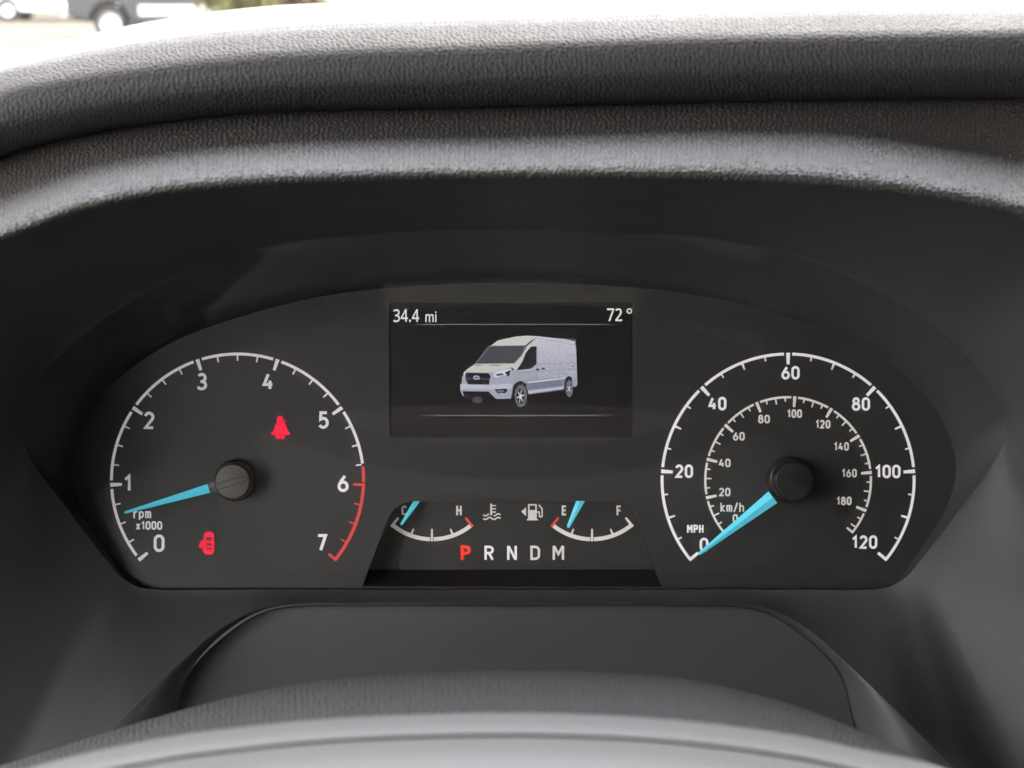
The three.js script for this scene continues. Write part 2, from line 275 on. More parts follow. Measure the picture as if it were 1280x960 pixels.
{
  const t = inDash(thing('dashboard', 'dark grey grained dashboard pad and rounded visor over the instruments', 'dashboard'));
  const mix = (a, b, k) => (x) => lerp(a(x), b(x), k);
  const pad = [row(yPad, 6, 0.062), row(yPad, 0, 0.0745), row(mix(yPad, yMid, 0.2), 0, 0.0825), row(mix(yPad, yMid, 0.55), 0, 0.0893), row(mix(yPad, yMid, 0.8), 0, 0.0905), row(yMid, 0, 0.0898), row(mix(yMid, yLit, 0.35), 0, 0.0880), row(mix(yMid, yLit, 0.68), 0, 0.0847), row(yLit, 0, 0.0790), row(mix(yLit, yCrest, 0.16), 0, 0.0685), row(mix(yLit, yCrest, 0.33), 0, 0.050), row(mix(yLit, yCrest, 0.7), 0, -0.008), row(yCrest, 0, -0.13), row(yCrest, 4, -0.22), row(yCrest, 60, -0.26), row(yCrest, 180, -0.27)];
  const C = XS.length, NP = 190, NV = 230;
  const front = evenRows(pad.slice(0, 11), NP), rear = smoothRows([front[NP], ...pad.slice(11)], 14);
  part('padded_top', [relief(gridGeo(front), leatherT, 0.090, 0.00050, C, (r) => sm(0, 6, r) * sm(NP, NP - 30, r)), gridGeo(rear)], M.leather, t);
  const lip = (k, z) => row(mix(yGroove, yLip, k), 0, z);
  const visor = [row(yPad, -16, 0.054), row(yPad, 2, 0.0675), row(mix(yPad, yGroove, 0.5), 0, 0.0765), row(yGroove, 0, 0.0855), lip(0.22, 0.0960), lip(0.45, 0.1110), lip(0.6, 0.1195), lip(0.71, 0.1245), lip(0.82, 0.1278), lip(0.92, 0.1290), row(yLip, 0, 0.1282), row(yLip, 3, 0.1255), row(yLip, 1, 0.119)];
  part('visor_roll', relief(gridGeo(evenRows(visor, NV)), pebbleT, 0.078, 0.00062, C, () => 1), M.pebble, t);
  const g = mergeGeometries([new THREE.BoxGeometry(1.74, 0.03, 0.56).translate(0.40, 1.715, -0.91), new THREE.BoxGeometry(1.74, 0.55, 0.03).translate(0.40, 1.42, -0.645)].map(clean)).applyMatrix4(UNFRAME);
  part('dash_shelf', g, M.cabinDark, t);
}

// ------------------------------------------------------------------ instrument surround
const MIR = 1284; // the surround is symmetrical about x = 642
const full = (half) => [...half, ...half.slice(1, -1).reverse().map(([x, ...r]) => [MIR - x, ...r])];
const O_ = [[642, 286], [760, 289], [880, 298], [970, 314], [1060, 345], [1130, 383], [1195, 432], [1240, 482], [1258, 520], [1256, 550], [1240, 582], [1197, 640], [1152, 699], [1134, 720], [1113, 733], [1090, 737], [1010, 737.5], [940, 737.5], [830, 738], [642, 738]];
const E_ = [[642, 354], [760, 357], [880, 370], [980, 395], [1060, 424], [1120, 460], [1165, 505], [1190, 555], [1195, 585], [1191, 612], [1180, 640], [1160, 672], [1140, 702], [1126, 719], [1110, 730], [1090, 734.3], [1010, 734.6], [940, 734.6], [830, 735], [642, 735]];
const zO = (y) => lerp(0.050, 0.004, Math.min(1, Math.max(0, (y - 286) / (738 - 286))));
const lipAt = (x) => [x, yLip(x) - 7, 0.116];
const B_ = [lipAt(642), lipAt(790), lipAt(930), lipAt(1060), lipAt(1170), lipAt(1280), lipAt(1400), [1460, 430, 0.115], [1460, 530, 0.112], [1460, 640, 0.110], [1460, 780, 0.078], [1440, 930, 0.060], [1330, 1060, 0.052], [1205, 970, 0.048], [1130, 898, 0.041], [1062, 832, 0.0255], [1006, 784, 0.0155], [950, 758, 0.0125], [830, 752.5, 0.011], [642, 752.5, 0.011]];
const G_ = [[1240, 1090, 0.05], [1100, 985, 0.036], [1070, 900, 0.024], [1053, 842, 0.016], [1001, 789, 0.0095], [948, 760.5, 0.007], [830, 755, 0.006], [642, 755, 0.006]];
const leftLip = (k) => { const [x, , z] = k; return [MIR - x, yLip(MIR - x) - 7, z]; };
const fullB = [...B_, ...B_.slice(1, -1).reverse().map((k, i, a) => (a.length - i <= 6 ? leftLip(k) : [MIR - k[0], k[1], k[2]]))];
const ringPts = (keys, z, n = 10) => splinePts(keys.map((k) => P(k[0], k[1], z ? (typeof z === 'function' ? z(k[1]) : z) : k[2])), keys.length * n, true);
const ringO = ringPts(full(O_), zO), ringE = ringPts(full(E_), () => 0), ringB = ringPts(fullB);
{
  const t = inDash(thing('instrument_surround', 'smooth matt black plastic surround sloping in to the gauges below the visor', 'trim'));
  const rows = []; const N = 26;
  for (let r = 0; r <= N; r++) {
    const q = r / N;
    rows.push(ringO.map((o, i) => { const b = ringB[i], top = sm(0.02, 0.09, o.y), e = lerp(1.35, 0.9, top), p = o.clone().lerp(b, q); p.z = lerp(o.z, b.z, Math.pow(q, e)); return p; }));
  }
  part('shell', gridGeo(rows, true), M.bezel, t);
  // rounded edge and reveal round the column opening
  const bs = B_.slice(12), cut = (a) => [...a, ...a.slice(0, -1).reverse().map(([x, y, z]) => [MIR - x, y, z])], n = 120;
  const cb = splinePts(cut(bs).map((k) => P(...k)), n), cg = splinePts(cut(G_).map((k) => P(...k)), n);
  const back = cg.map((p) => V3(p.x * 0.998, p.y, p.z - 0.012));
  const ease = (k) => cb.map((p, i) => p.clone().lerp(cg[i], k).add(V3(0, 0, 0.25 * cb[i].distanceTo(cg[i]) * Math.sin(k * Math.PI))));
  part('column_opening_edge', gridGeo([cb, ease(0.12), ease(0.35), ease(0.65), cg, back]), M.bezel, t);
}
{ // panel inside that opening
  const t = inDash(thing('column_cover_panel', 'plain dark grey panel filling the arch under the gauges', 'panel'));
  const arc = [...G_, ...G_.slice(0, -1).reverse().map(([x, y, z]) => [MIR - x, y, z])].map(([x, y]) => [642 + (x - 642) * 0.9915, y + 2.6]);
  const top = splinePts(arc.map(([x, y]) => V3(x, y, 0)), 120), rows = [];
  for (let r = 0; r <= 34; r++) rows.push(top.map((p) => { const y = Math.max(p.y, lerp(755, 1000, r / 34)), k = Math.max(0, (y - 756) / 145); return P(p.x, y, 0.0035 + 0.0185 * Math.pow(k, 1.35)); }));
  rows.unshift(rows[0].map((p) => V3(p.x * 0.9995, p.y + 0.0002, p.z - 0.0012)), rows[0].map((p) => V3(p.x, p.y + 0.00008, p.z - 0.0003)));
  part('cover_face', gridGeo(rows), M.lowerPanel, t);
}

// ------------------------------------------------------------------ lettering: centre lines of each character
const arcP = (cx, cy, rx, ry, a0, a1, n = 14) => Array.from({ length: n + 1 }, (_, i) => { const a = (a0 + (a1 - a0) * i / n) * Math.PI / 180; return [cx + rx * Math.cos(a), cy + ry * Math.sin(a)]; });
const closeP = (p) => Object.assign(p, { loop: true });
const GL = {
  0: [0.54, [closeP([...arcP(0.27, 0.72, 0.27, 0.28, 180, 0), ...arcP(0.27, 0.28, 0.27, 0.28, 0, -180)])]],
  1: [0.34, [[[0.0, 0.74], [0.26, 1.0], [0.26, 0]]]],
  2: [0.54, [[...arcP(0.27, 0.72, 0.26, 0.28, 165, -28), [0.02, 0], [0.55, 0]]]],
  3: [0.52, [[...arcP(0.25, 0.75, 0.23, 0.25, 150, -90), [0.16, 0.5]], arcP(0.24, 0.26, 0.28, 0.26, 88, -155)]],
  4: [0.56, [[[0.30, 1.0], [0.02, 0.30], [0.58, 0.30]], [[0.42, 0.56], [0.42, 0]]]],
  5: [0.52, [[[0.49, 1.0], [0.08, 1.0], [0.05, 0.54], ...arcP(0.24, 0.31, 0.28, 0.31, 105, -150)]]],
  6: [0.56, [closeP(arcP(0.28, 0.29, 0.28, 0.29, 0, 345, 24)), [[0.40, 1.0], [0.16, 0.66], [0.035, 0.44]]]],
  7: [0.54, [[[0.0, 1.0], [0.52, 1.0], [0.18, 0]]]],
  8: [0.56, [closeP(arcP(0.28, 0.765, 0.22, 0.235, 0, 345, 22)), closeP(arcP(0.28, 0.27, 0.28, 0.27, 0, 345, 24))]],
  C: [0.50, [[...arcP(0.26, 0.72, 0.26, 0.28, 20, 180), ...arcP(0.26, 0.28, 0.26, 0.28, 180, 340)]]],
  D: [0.54, [closeP([[0, 0], [0, 1], [0.26, 1], ...arcP(0.24, 0.70, 0.30, 0.30, 85, 0), ...arcP(0.24, 0.30, 0.30, 0.30, 0, -85), [0.26, 0]])]],
  E: [0.44, [[[0.46, 1], [0, 1], [0, 0], [0.46, 0]], [[0, 0.51], [0.42, 0.51]]]],
  F: [0.44, [[[0.46, 1], [0, 1], [0, -0.08]], [[0, 0.5], [0.42, 0.5]]]],
  H: [0.50, [[[0, 1.08], [0, -0.08]], [[0.5, 1.08], [0.5, -0.08]], [[0, 0.51], [0.5, 0.51]]]],
  M: [0.66, [[[0, -0.08], [0, 1.08]], [[0.02, 1.06], [0.33, 0.40], [0.64, 1.06]], [[0.66, 1.08], [0.66, -0.08]]]],
  N: [0.54, [[[0, -0.08], [0, 1.08]], [[0.02, 1.06], [0.52, -0.06]], [[0.54, 1.08], [0.54, -0.08]]]],
  P: [0.50, [[[0, -0.08], [0, 1], [0.26, 1], ...arcP(0.25, 0.73, 0.27, 0.27, 85, -85), [0, 0.46]]]],
  R: [0.52, [[[0, -0.08], [0, 1], [0.26, 1], ...arcP(0.25, 0.74, 0.26, 0.26, 85, -85), [0, 0.48]], [[0.24, 0.48], [0.52, -0.08]]]],
  r: [0.36, [[[0, -0.08], [0, 0.72]], [[0, 0.5], ...arcP(0.26, 0.46, 0.22, 0.25, 130, 60, 6)]]],
  p: [0.46, [[[0, 0.76], [0, -0.3]], closeP([...arcP(0.23, 0.46, 0.23, 0.24, 180, 0), ...arcP(0.23, 0.26, 0.23, 0.24, 0, -180)])]],
  m: [0.60, [[[0, -0.08], [0, 0.78]], [[0.01, 0.6], ...arcP(0.16, 0.56, 0.14, 0.15, 120, 0, 6), [0.30, -0.08]], [[0.31, 0.6], ...arcP(0.46, 0.56, 0.14, 0.15, 120, 0, 6), [0.60, -0.08]]]],
  x: [0.44, [[[0, 0.74], [0.44, -0.04]], [[0.44, 0.74], [0, -0.04]]]],
  k: [0.46, [[[0, 1.08], [0, -0.08]], [[0.44, 0.74], [0.06, 0.36], [0.46, -0.06]]]],
  h: [0.46, [[[0, 1.08], [0, -0.08]], [[0, 0.48], ...arcP(0.23, 0.46, 0.23, 0.24, 150, 0, 8), [0.46, -0.08]]]],
  '/': [0.44, [[[0.0, -0.12], [0.44, 1.1]]]],
};
function ribbon(pts, w, loop, z, lift) { // flat stroke; pts and w in picture units on the plane z
  const n = pts.length, L = [], pos = [], idx = [], uv = [], nor = [];
  for (let i = 0; i < n; i++) {
    const a = pts[loop ? (i - 1 + n) % n : Math.max(0, i - 1)], b = pts[i], c = pts[loop ? (i + 1) % n : Math.min(n - 1, i + 1)];
    const d1 = V2(b[0] - a[0], b[1] - a[1]), d2 = V2(c[0] - b[0], c[1] - b[1]); if (d1.length() < 1e-6) d1.copy(d2); if (d2.length() < 1e-6) d2.copy(d1); d1.normalize(); d2.normalize();
    const m = V2(-d1.y - d2.y, d1.x + d2.x); if (m.length() < 0.2) m.set(-d1.y, d1.x); m.normalize(); const k = Math.min(1.9, 1 / Math.max(0.3, m.x * -d1.y + m.y * d1.x));
    const ww = Array.isArray(w) ? lerp(w[0], w[1], i / (n - 1)) : w; L.push([b[0] + m.x * ww / 2 * k, b[1] + m.y * ww / 2 * k, b[0] - m.x * ww / 2 * k, b[1] - m.y * ww / 2 * k]);
  }
  for (const [a, b, c, d] of L) { for (const p of [P(a, b, z), P(c, d, z)]) { pos.push(p.x, p.y, z + lift); nor.push(0, 0, 1); uv.push(p.x, p.y); } }
  const m = loop ? n : n - 1; for (let i = 0; i < m; i++) { const a = 2 * i, b = 2 * ((i + 1) % n); idx.push(a, b, a + 1, a + 1, b, b + 1); }
  const g = new THREE.BufferGeometry(); g.setAttribute('position', new THREE.Float32BufferAttribute(pos, 3)); g.setAttribute('normal', new THREE.Float32BufferAttribute(nor, 3)); g.setAttribute('uv', new THREE.Float32BufferAttribute(uv, 2)); g.setIndex(idx); return g;
}
const LIFT = 0.00018;
function textGeo(str, cx, cy, h, w, z = 0, aspect = 1, gap = 0.24) {
  const s = h - w, out = []; let width = 0; for (const ch of str) width += GL[ch][0] * s * aspect + w; width += gap * s * 0.5 * (str.length - 1) * aspect;
  let x = cx - width / 2, k = 0;
  for (const ch of str) {
    for (const st of GL[ch][1]) out.push(ribbon(st.map(([a, b]) => [x + w / 2 + a * s * aspect, cy + s / 2 - b * s]), w, st.loop, z, LIFT + 0.00003 * k++ % 0.00012));
    x += GL[ch][0] * s * aspect + w + gap * s * 0.5 * aspect;
  }
  return out;
}
const polar = (cx, cy, r, deg) => [cx + r * Math.cos(deg * Math.PI / 180), cy - r * Math.sin(deg * Math.PI / 180)];
const arcGeo = (cx, cy, r, a0, a1, w, z = 0) => ribbon(Array.from({ length: Math.max(8, Math.ceil(Math.abs(a1 - a0) / 1.5)) + 1 }, (_, i, a) => polar(cx, cy, r, lerp(a0, a1, i / (Math.max(8, Math.ceil(Math.abs(a1 - a0) / 1.5)))))), w, false, z, LIFT);
const tickGeo = (cx, cy, r0, r1, deg, w0, w1, z = 0) => ribbon([polar(cx, cy, r0, deg), polar(cx, cy, r1, deg)], [w0, w1], false, z, LIFT + 0.00006);

// ------------------------------------------------------------------ instrument cluster
const cluster = inDash(thing('instrument_cluster', 'black instrument cluster with two round dials, cyan needles and a centre screen', 'instrument cluster'));
const W_ = [[453, 733.2], [462, 708], [474, 676], [485, 648], [492, 636], [502, 629], [516, 626.5], [560, 626], [640, 626], [720, 626], [768, 626.5], [782, 629], [792, 636], [799, 648], [809, 676], [819, 708], [827, 733.2], [760, 733.2], [640, 733.2], [540, 733.2]];
const scr = [486.5, 378, 791, 547], ZW = -0.012;
const roundRect = (x0, y0, x1, y1, r, n = 5) => [[x1 - r, y0 + r, 90, 0], [x1 - r, y1 - r, 0, -90], [x0 + r, y1 - r, -90, -180], [x0 + r, y0 + r, 180, 90]].flatMap(([cx, cy, a, b]) => Array.from({ length: n + 1 }, (_, i) => polar(cx, cy, r, lerp(a, b, i / n))));
const shapeOf = (pts, z = 0) => new THREE.Shape(pts.map(([x, y]) => { const p = P(x, y, z); return V2(p.x, p.y); }));
{
  const plate = new THREE.Shape(ringE.map((p) => V2(p.x, p.y)));
  plate.holes.push(new THREE.Path(W_.map(([x, y]) => { const p = P(x, y); return V2(p.x, p.y); })), new THREE.Path(roundRect(...scr, 4).map(([x, y]) => { const p = P(x, y); return V2(p.x, p.y); })));
  part('dial_plate', new THREE.ShapeGeometry(plate), M.dial, cluster);
  const rows = []; for (let r = 0; r <= 14; r++) rows.push(ringE.map((e, i) => { const o = ringO[i], q = r / 14, p = e.clone().lerp(o, q); p.z = lerp(e.z, o.z, Math.pow(q, 0.85)); return p; }));
  part('inner_wall', gridGeo(rows, true), M.wall, cluster);
  // lower window: reveal and deeper plate
  const front = [...W_, W_[0]], deep = front.map(([x, y]) => [x + (x < 640 ? 2.5 : -2.5) * (y < 730 ? 1 : 0.6), y > 730 ? 712 : y + 0.2]);
  part('window_reveal', gridGeo([front.map(([x, y]) => P(x, y, 0)), deep.map(([x, y]) => P(x, y, ZW))]).toNonIndexed(), M.blackWall, cluster).geometry.computeVertexNormals();
  const bp = new THREE.ShapeGeometry(shapeOf([[440, 610], [840, 610], [840, 722], [440, 722]], ZW)); bp.translate(0, 0, ZW);
  part('lower_dial_plate', bp, M.dial, cluster);
  // clear cover
  const yTop = P(642, 286, 0.05).y, yBot = P(642, 738, 0.004).y, zPlane = (y) => lerp(0.004, 0.050, (y - yBot) / (yTop - yBot)) + 0.0025 * Math.sin(Math.PI * Math.min(1, Math.max(0, (y - yBot) / (yTop - yBot))));
  const lens = []; const c = V3(0, 0, 0); ringO.forEach((p) => c.add(p)); c.divideScalar(ringO.length); c.z += 0.004;
  for (let r = 0; r <= 6; r++) lens.push(ringO.map((p) => { const v = c.clone().lerp(p, r / 6); v.z = zPlane(v.y) - 0.0006; return v; }));
  part('clear_cover', gridGeo(lens, true), clear, cluster);
}
function hub(parent, cx, cy, r, zc, deg, shade) { // black collar, cap with a raised bar
  const c0 = P(cx, cy, 0), k = MPP;
  part('hub_collar', new THREE.LatheGeometry([V2(r * 1.16 * k, 0), V2(r * 1.16 * k, zc * 0.55), V2(r * 1.06 * k, zc * 0.6), V2(r * 0.5 * k, zc * 0.6)], 48).rotateX(Math.PI / 2).translate(c0.x, c0.y, 0), M.hubSide, parent);
  part('hub_cap', new THREE.LatheGeometry([V2(r * 0.98 * k, zc * 0.6), V2(r * k, zc * 0.66), V2(r * k, zc - 0.0009), V2(r * 0.955 * k, zc - 0.0002), V2(r * 0.9 * k, zc), V2(0.0000001, zc + 0.0003)], 64).rotateX(Math.PI / 2).translate(c0.x, c0.y, 0), shade, parent);
}
function needleGeo(x0, y0, x1, y1, w0, w1, z, ridge = 0.0012, thick = 0.0008) { // faceted pointer, root to tip
  const a = V2(x0, y0), b = V2(x1, y1), d = b.clone().sub(a).normalize(), n = V2(-d.y, d.x), at = (p, o, dz) => P(p.x + n.x * o, p.y + n.y * o, z + dz);
  const v = [at(a, w0 / 2, 0), at(a, 0, ridge), at(a, -w0 / 2, 0), at(a, -w0 / 2, -thick), at(a, w0 / 2, -thick), at(b, w1 / 2, 0), at(b, 0, ridge * 0.4), at(b, -w1 / 2, 0), at(b, -w1 / 2, -thick), at(b, w1 / 2, -thick)];
  const tip = P(b.x + d.x * w1 * 0.6, b.y + d.y * w1 * 0.6, z - thick * 0.3), pos = [], tri = (...q) => q.forEach((p) => pos.push(p.x, p.y, p.z));
  for (let i = 0; i < 5; i++) { const j = (i + 1) % 5; tri(v[i], v[j], v[5 + i]); tri(v[j], v[5 + j], v[5 + i]); tri(v[5 + i], v[5 + j], tip); }
  tri(v[0], v[2], v[1]); tri(v[0], v[4], v[2]); tri(v[4], v[3], v[2]);
  const g = new THREE.BufferGeometry(); g.setAttribute('position', new THREE.Float32BufferAttribute(pos, 3)); g.setAttribute('uv', new THREE.Float32BufferAttribute(new Float32Array(pos.length / 3 * 2), 2)); g.computeVertexNormals(); return g;
}
const T0 = 219, SWEEP = 258;
{ // rev counter
  const cx = 297, cy = 600, R = 157.5, deg = (v) => T0 - SWEEP * v / 7, gap = 2.0, ring = [];
  for (let i = 0; i < 7; i++) {
    if (i < 5) ring.push(arcGeo(cx, cy, R, deg(i) - (i ? gap : 2.2), deg(i + 1) + gap, 3.6));
    if (i === 5) ring.push(arcGeo(cx, cy, R, deg(5) - gap, deg(5.75) + 0.5, 3.6));
  }
  const t = part('rev_counter', ring, M.print, cluster, 'left dial with rev scale from 0 to 7 and a red zone');
  part('red_zone', [arcGeo(cx, cy, R, deg(5.75) - 0.9, deg(6) + 1.2, 4), arcGeo(cx, cy, R, deg(6) + 0.2, deg(7) + 0.2, 4)], M.printRed, t);
  for (let i = 0; i <= 28; i++) {
    const v = i / 4, red = v > 5.8;
    if (i % 4 === 0) part('tick', red ? (v === 6 ? tickGeo(cx, cy, R + 2, R - 13, deg(v), 3.4, 3) : tickGeo(cx, cy, R + 2, R - 11, deg(v), 3.4, 3.4)) : tickGeo(cx, cy, R + 1.5, R - 13, deg(v), 5, 3.6), red ? M.printRed : M.print, t);
    else part('tick', tickGeo(cx, cy, R - 1.5, R - 8.5, deg(v), 2, 2), red ? M.printRed : M.print, t);
  }
  const at = [[199, 679], [160, 604], [186.5, 525.5], [252.5, 477], [335, 477], [404.5, 525], [429, 604], [402.5, 678.5]];
  at.forEach(([x, y], i) => part('numeral', textGeo(String(i), x, y, 22, 3.7), M.print, t));
  part('unit_text', [...textGeo('rpm', 178, 641.8, 12, 2.0, 0, 0.95, 0.3), ...textGeo('x1000', 186.5, 656.8, 11, 2.1, 0, 0.9, 0.2)], M.print, t);
  part('needle', needleGeo(261, 610.5, 156.5, 640.5, 11.5, 3, 0.0095), M.needle, t, 'cyan needle pointing just below 1');
  hub(t, 297.5, 599.5, 22, 0.0115, 196, M.hubCap);
  part('needle_root', needleGeo(288, 603, 262, 610.3, 15, 11.5, 0.0095, 0.0006, 0.001), M.hubCap, t);
  for (const l of [[[264, 606.5], [285, 600], [300, 596.5], [305, 596]], [[266, 613], [288, 607.5], [303, 601.5], [306.5, 597]]]) part('hub_groove', ribbon(l.map(([x, y]) => [x + 5, y - 1]), 0.9, false, 0.0117, LIFT), M.blackWall, t);
}
{ // road speed
  const cx = 985, cy = 600, R = 157.5, deg = (v) => T0 - SWEEP * v / 120, gap = 1.9, ring = [];
  for (let i = 0; i < 6; i++) ring.push(arcGeo(cx, cy, R, deg(i * 20) - (i ? gap : -0.2), deg(i * 20 + 20) + (i < 5 ? gap : -0.2), 3.6));
  const t = part('speedometer', ring, M.print, cluster, 'right dial with outer MPH scale and inner km/h scale');
  for (let i = 0; i <= 24; i++) {
    const v = i * 5;
    if (v % 20 === 0) part('tick', tickGeo(cx, cy, R + 1.5, R - 13, deg(v), v % 120 ? 5 : 4, 3.6), M.print, t);
    else part('tick', tickGeo(cx, cy, R - 1.5, R - (v % 10 ? 6.5 : 9.5), deg(v), v % 10 ? 2 : 3, 2), M.print, t);
  }
  [[880, 681], [855, 589], [896.5, 504.5], [988, 466], [1076, 505], [1109.5, 589.3], [1080.5, 677.5]].forEach(([x, y], i) => part('numeral', textGeo(String(i * 20), x, y, i ? 17 : 18, 3.1, 0, 0.98), M.print, t));
  const r2 = 103.5, d2 = (v) => T0 - SWEEP * v / 193.1, kr = [];
  for (let v = 0; v < 193; v += 20) kr.push(arcGeo(cx, cy, r2, d2(v) - (v ? 2.4 : -0.2), v + 20 < 193 ? d2(v + 20) + 2.4 : d2(193.1) - 0.2, 2.8));
  part('metric_scale', kr, M.printGrey, t);
  for (let v = 0; v <= 193; v += 5) {
    if (v % 20 === 0) part('tick', tickGeo(cx, cy, r2 + 1.5, r2 - 12, d2(v), 4.2, 3), M.printGrey, t);
    else part('tick', tickGeo(cx, cy, r2 - 1, r2 - (v % 10 ? 5.5 : 8), d2(v), 2, 1.8), M.printGrey, t);
  }
  part('tick', tickGeo(cx, cy, r2 + 1, r2 - 9, d2(193.1), 3, 2.6), M.printGrey, t);
  [[919, 648], [905.7, 615], [905.7, 578.6], [923.4, 545.3], [954.8, 523.8], [993, 517], [1028.5, 530.2], [1051.6, 558], [1061.4, 591.4], [1054.8, 626.1]].forEach(([x, y], i) => part('numeral', textGeo(String(i * 20), x, y, 10.8, 2.1, 0, i > 4 ? 0.86 : 1), M.printGrey, t));
  part('unit_text', textGeo('MPH', 869, 661, 10.5, 2.1, 0, 0.88, 0.3), M.print, t);
  part('unit_text', textGeo('km/h', 915.2, 634, 11.5, 1.9, 0, 0.95, 0.3), M.printGrey, t);
  part('needle', needleGeo(966, 621.5, 874.5, 692, 18, 4, 0.0100, 0.0016), M.needle, t, 'broad cyan needle resting on 0');
  hub(t, 985.5, 598.5, 24, 0.0125, 217, M.hubSide);
}
const sub = (name, geos, mat, parent) => part(name, geos, mat, parent);
function smallGauge(name, cx, ends, redLeft, label) {
  const cy = 597, R = 77, a0 = redLeft ? 231.5 : 229, a1 = redLeft ? 311 : 308.5, t = part(name, [arcGeo(cx, cy, R, a0, 268.3, 5, ZW), arcGeo(cx, cy, R, 271.7, a1, 5, ZW)], M.printGrey, cluster, label);
  const endTick = (s) => ribbon([[cx + s * 51, 658.4], [cx + s * 42, 647]], [3.4, 2.8], false, ZW, LIFT + 0.00006);
  part('tick', endTick(-1), redLeft ? M.printRed : M.printGrey, t); part('tick', endTick(1), redLeft ? M.printGrey : M.printRed, t);
  part('tick', ribbon([[cx, 676.5], [cx, 661]], [3.2, 2.2], false, ZW, LIFT + 0.00006), M.printGrey, t);
  for (const s of [-1, 1]) part('tick', ribbon([[cx + s * 26, 668], [cx + s * 23, 661]], [2.6, 2], false, ZW, LIFT + 0.00006), M.printGrey, t);
  part('letter', textGeo(ends[0], cx - 34.7, 638, 12.5, 2.3, ZW, 0.9), M.printGrey, t); part('letter', textGeo(ends[1], cx + 33.7, 638, 12.5, 2.3, ZW, 0.9), M.printGrey, t);
  return t;
}
{
  const c = smallGauge('coolant_gauge', 540, 'CH', false, 'small temperature gauge marked C to H'), f = smallGauge('fuel_gauge', 740, 'EF', true, 'small fuel gauge marked E to F');
  part('needle', needleGeo(529, 614, 502, 655, 9, 3.2, -0.0055, 0.0006), M.needle, c); part('needle', needleGeo(734, 608, 710.5, 658, 13, 4, -0.0055, 0.0006), M.needle, f);
  // thermometer over waves
  const zz = ZW, st = (pts, w, k = 0) => ribbon(pts, w, false, zz, LIFT + 0.00004 * k), wave = (y) => Array.from({ length: 19 }, (_, i) => [604 + i * 1.2, y + 1.3 * Math.sin(i / 18 * Math.PI * 4)]);
  part('thermometer_symbol', [st([[614, 629.5], [614, 644]], 2.6), st([[614, 632], [620, 632]], 1.6, 1), st([[614, 636], [620, 636]], 1.6, 1), st([[614, 640], [620, 640]], 1.6, 1), st(wave(643.5).filter(([x]) => x < 612), 1.6), st(wave(643.5).filter(([x]) => x > 617), 1.6), st(wave(648), 1.7)], M.printGrey, c);
  const body = shapeOf([[660, 630], [671, 630], [671, 649], [660, 649]], zz); body.holes.push(new THREE.Path([[662, 632], [662, 637.5], [669, 637.5], [669, 632]].map(([x, y]) => { const p = P(x, y, zz); return V2(p.x, p.y); })));
  const flat = (s) => new THREE.ShapeGeometry(s).translate(0, 0, zz + LIFT);
  part('pump_symbol', [flat(body), flat(shapeOf([[651.5, 639.5], [657.5, 634], [657.5, 645]], zz)), st([[671, 640], [674, 640], [674.2, 645], [676, 646.4], [677.6, 645], [677.6, 636], [673.5, 631]], 1.6, 1), st([[658.5, 649.6], [672.5, 649.6]], 1.6, 1)], M.printGrey, f);
}
{ // gear letters
  const t = part('gear_display', textGeo('P', 582, 691, 18.5, 3.5, ZW, 1.15), glow(1, 0.035, 0.012, 0.105), cluster, 'row of gear letters with the P lit red');
  for (const [ch, x, m] of [['R', 611.5, M.print], ['N', 640, M.print], ['D', 669, M.printGrey], ['M', 698, M.printGrey]]) part('gear_letter', textGeo(ch, x, 691, 18, 3.0, ZW, 1.15), m, t);
}
{ // tell-tales
  const red = glow(1, 0.002, 0.04, 0.105), flat = (pts, k = 0) => new THREE.ShapeGeometry(shapeOf(pts)).translate(0, 0, LIFT + 0.00004 * k);
  const q = (pts) => pts.map(([x, y]) => [300 + x / 12.8, 500 + y / 12.8]);
  const disc = (x, y, rx, ry, n = 24) => Array.from({ length: n }, (_, i) => [x + rx * Math.cos(i / n * 6.2832), y + ry * Math.sin(i / n * 6.2832)]);
  const b = part('seat_belt_warning_light', [flat(q(disc(640, 310, 52, 56))), flat(q([[600, 362], [690, 362], [735, 400], [762, 490], [810, 530], [790, 556], [735, 560], [705, 540], [592, 540], [560, 558], [505, 556], [490, 530], [545, 490], [565, 400]]), 1), flat(q(disc(612, 580, 38, 48))), flat(q(disc(685, 580, 38, 48))), ribbon(q([[735, 322], [560, 520]]), 2.2, false, 0, LIFT + 0.00012)], red, cluster, 'red seat belt tell-tale inside the left dial');
  const dark = std([0.16, 0.008, 0.02], 0.5);
  for (const l of [[[715, 375], [575, 515]], [[585, 368], [690, 368]], [[648, 540], [648, 610]], [[560, 545], [735, 545]]]) part('belt_line', ribbon(q(l), 0.9, false, 0, LIFT + 0.0002), dark, b);
  const c = (pts) => pts.map(([x, y]) => [130 + x / 6.4, 560 + y / 6.4]);
  const body = shapeOf(c([[800, 690], [820, 672], [868, 672], [880, 690], [882, 830], [866, 850], [815, 850], [797, 832], [793, 800], [800, 760]]));
  for (const h of [[[815, 712], [866, 712], [864, 742], [818, 742]], [[820, 760], [862, 760], [862, 782], [820, 782]], [[820, 796], [862, 796], [866, 812], [818, 812]]]) body.holes.push(new THREE.Path(c(h).map(([x, y]) => { const p = P(x, y); return V2(p.x, p.y); })));
  part('door_warning_light', [new THREE.ShapeGeometry(body).translate(0, 0, LIFT), ribbon(c([[792, 742], [768, 796]]), 4.2, false, 0, LIFT + 0.00006)], red, cluster, 'red open door tell-tale at the foot of the left dial');
}

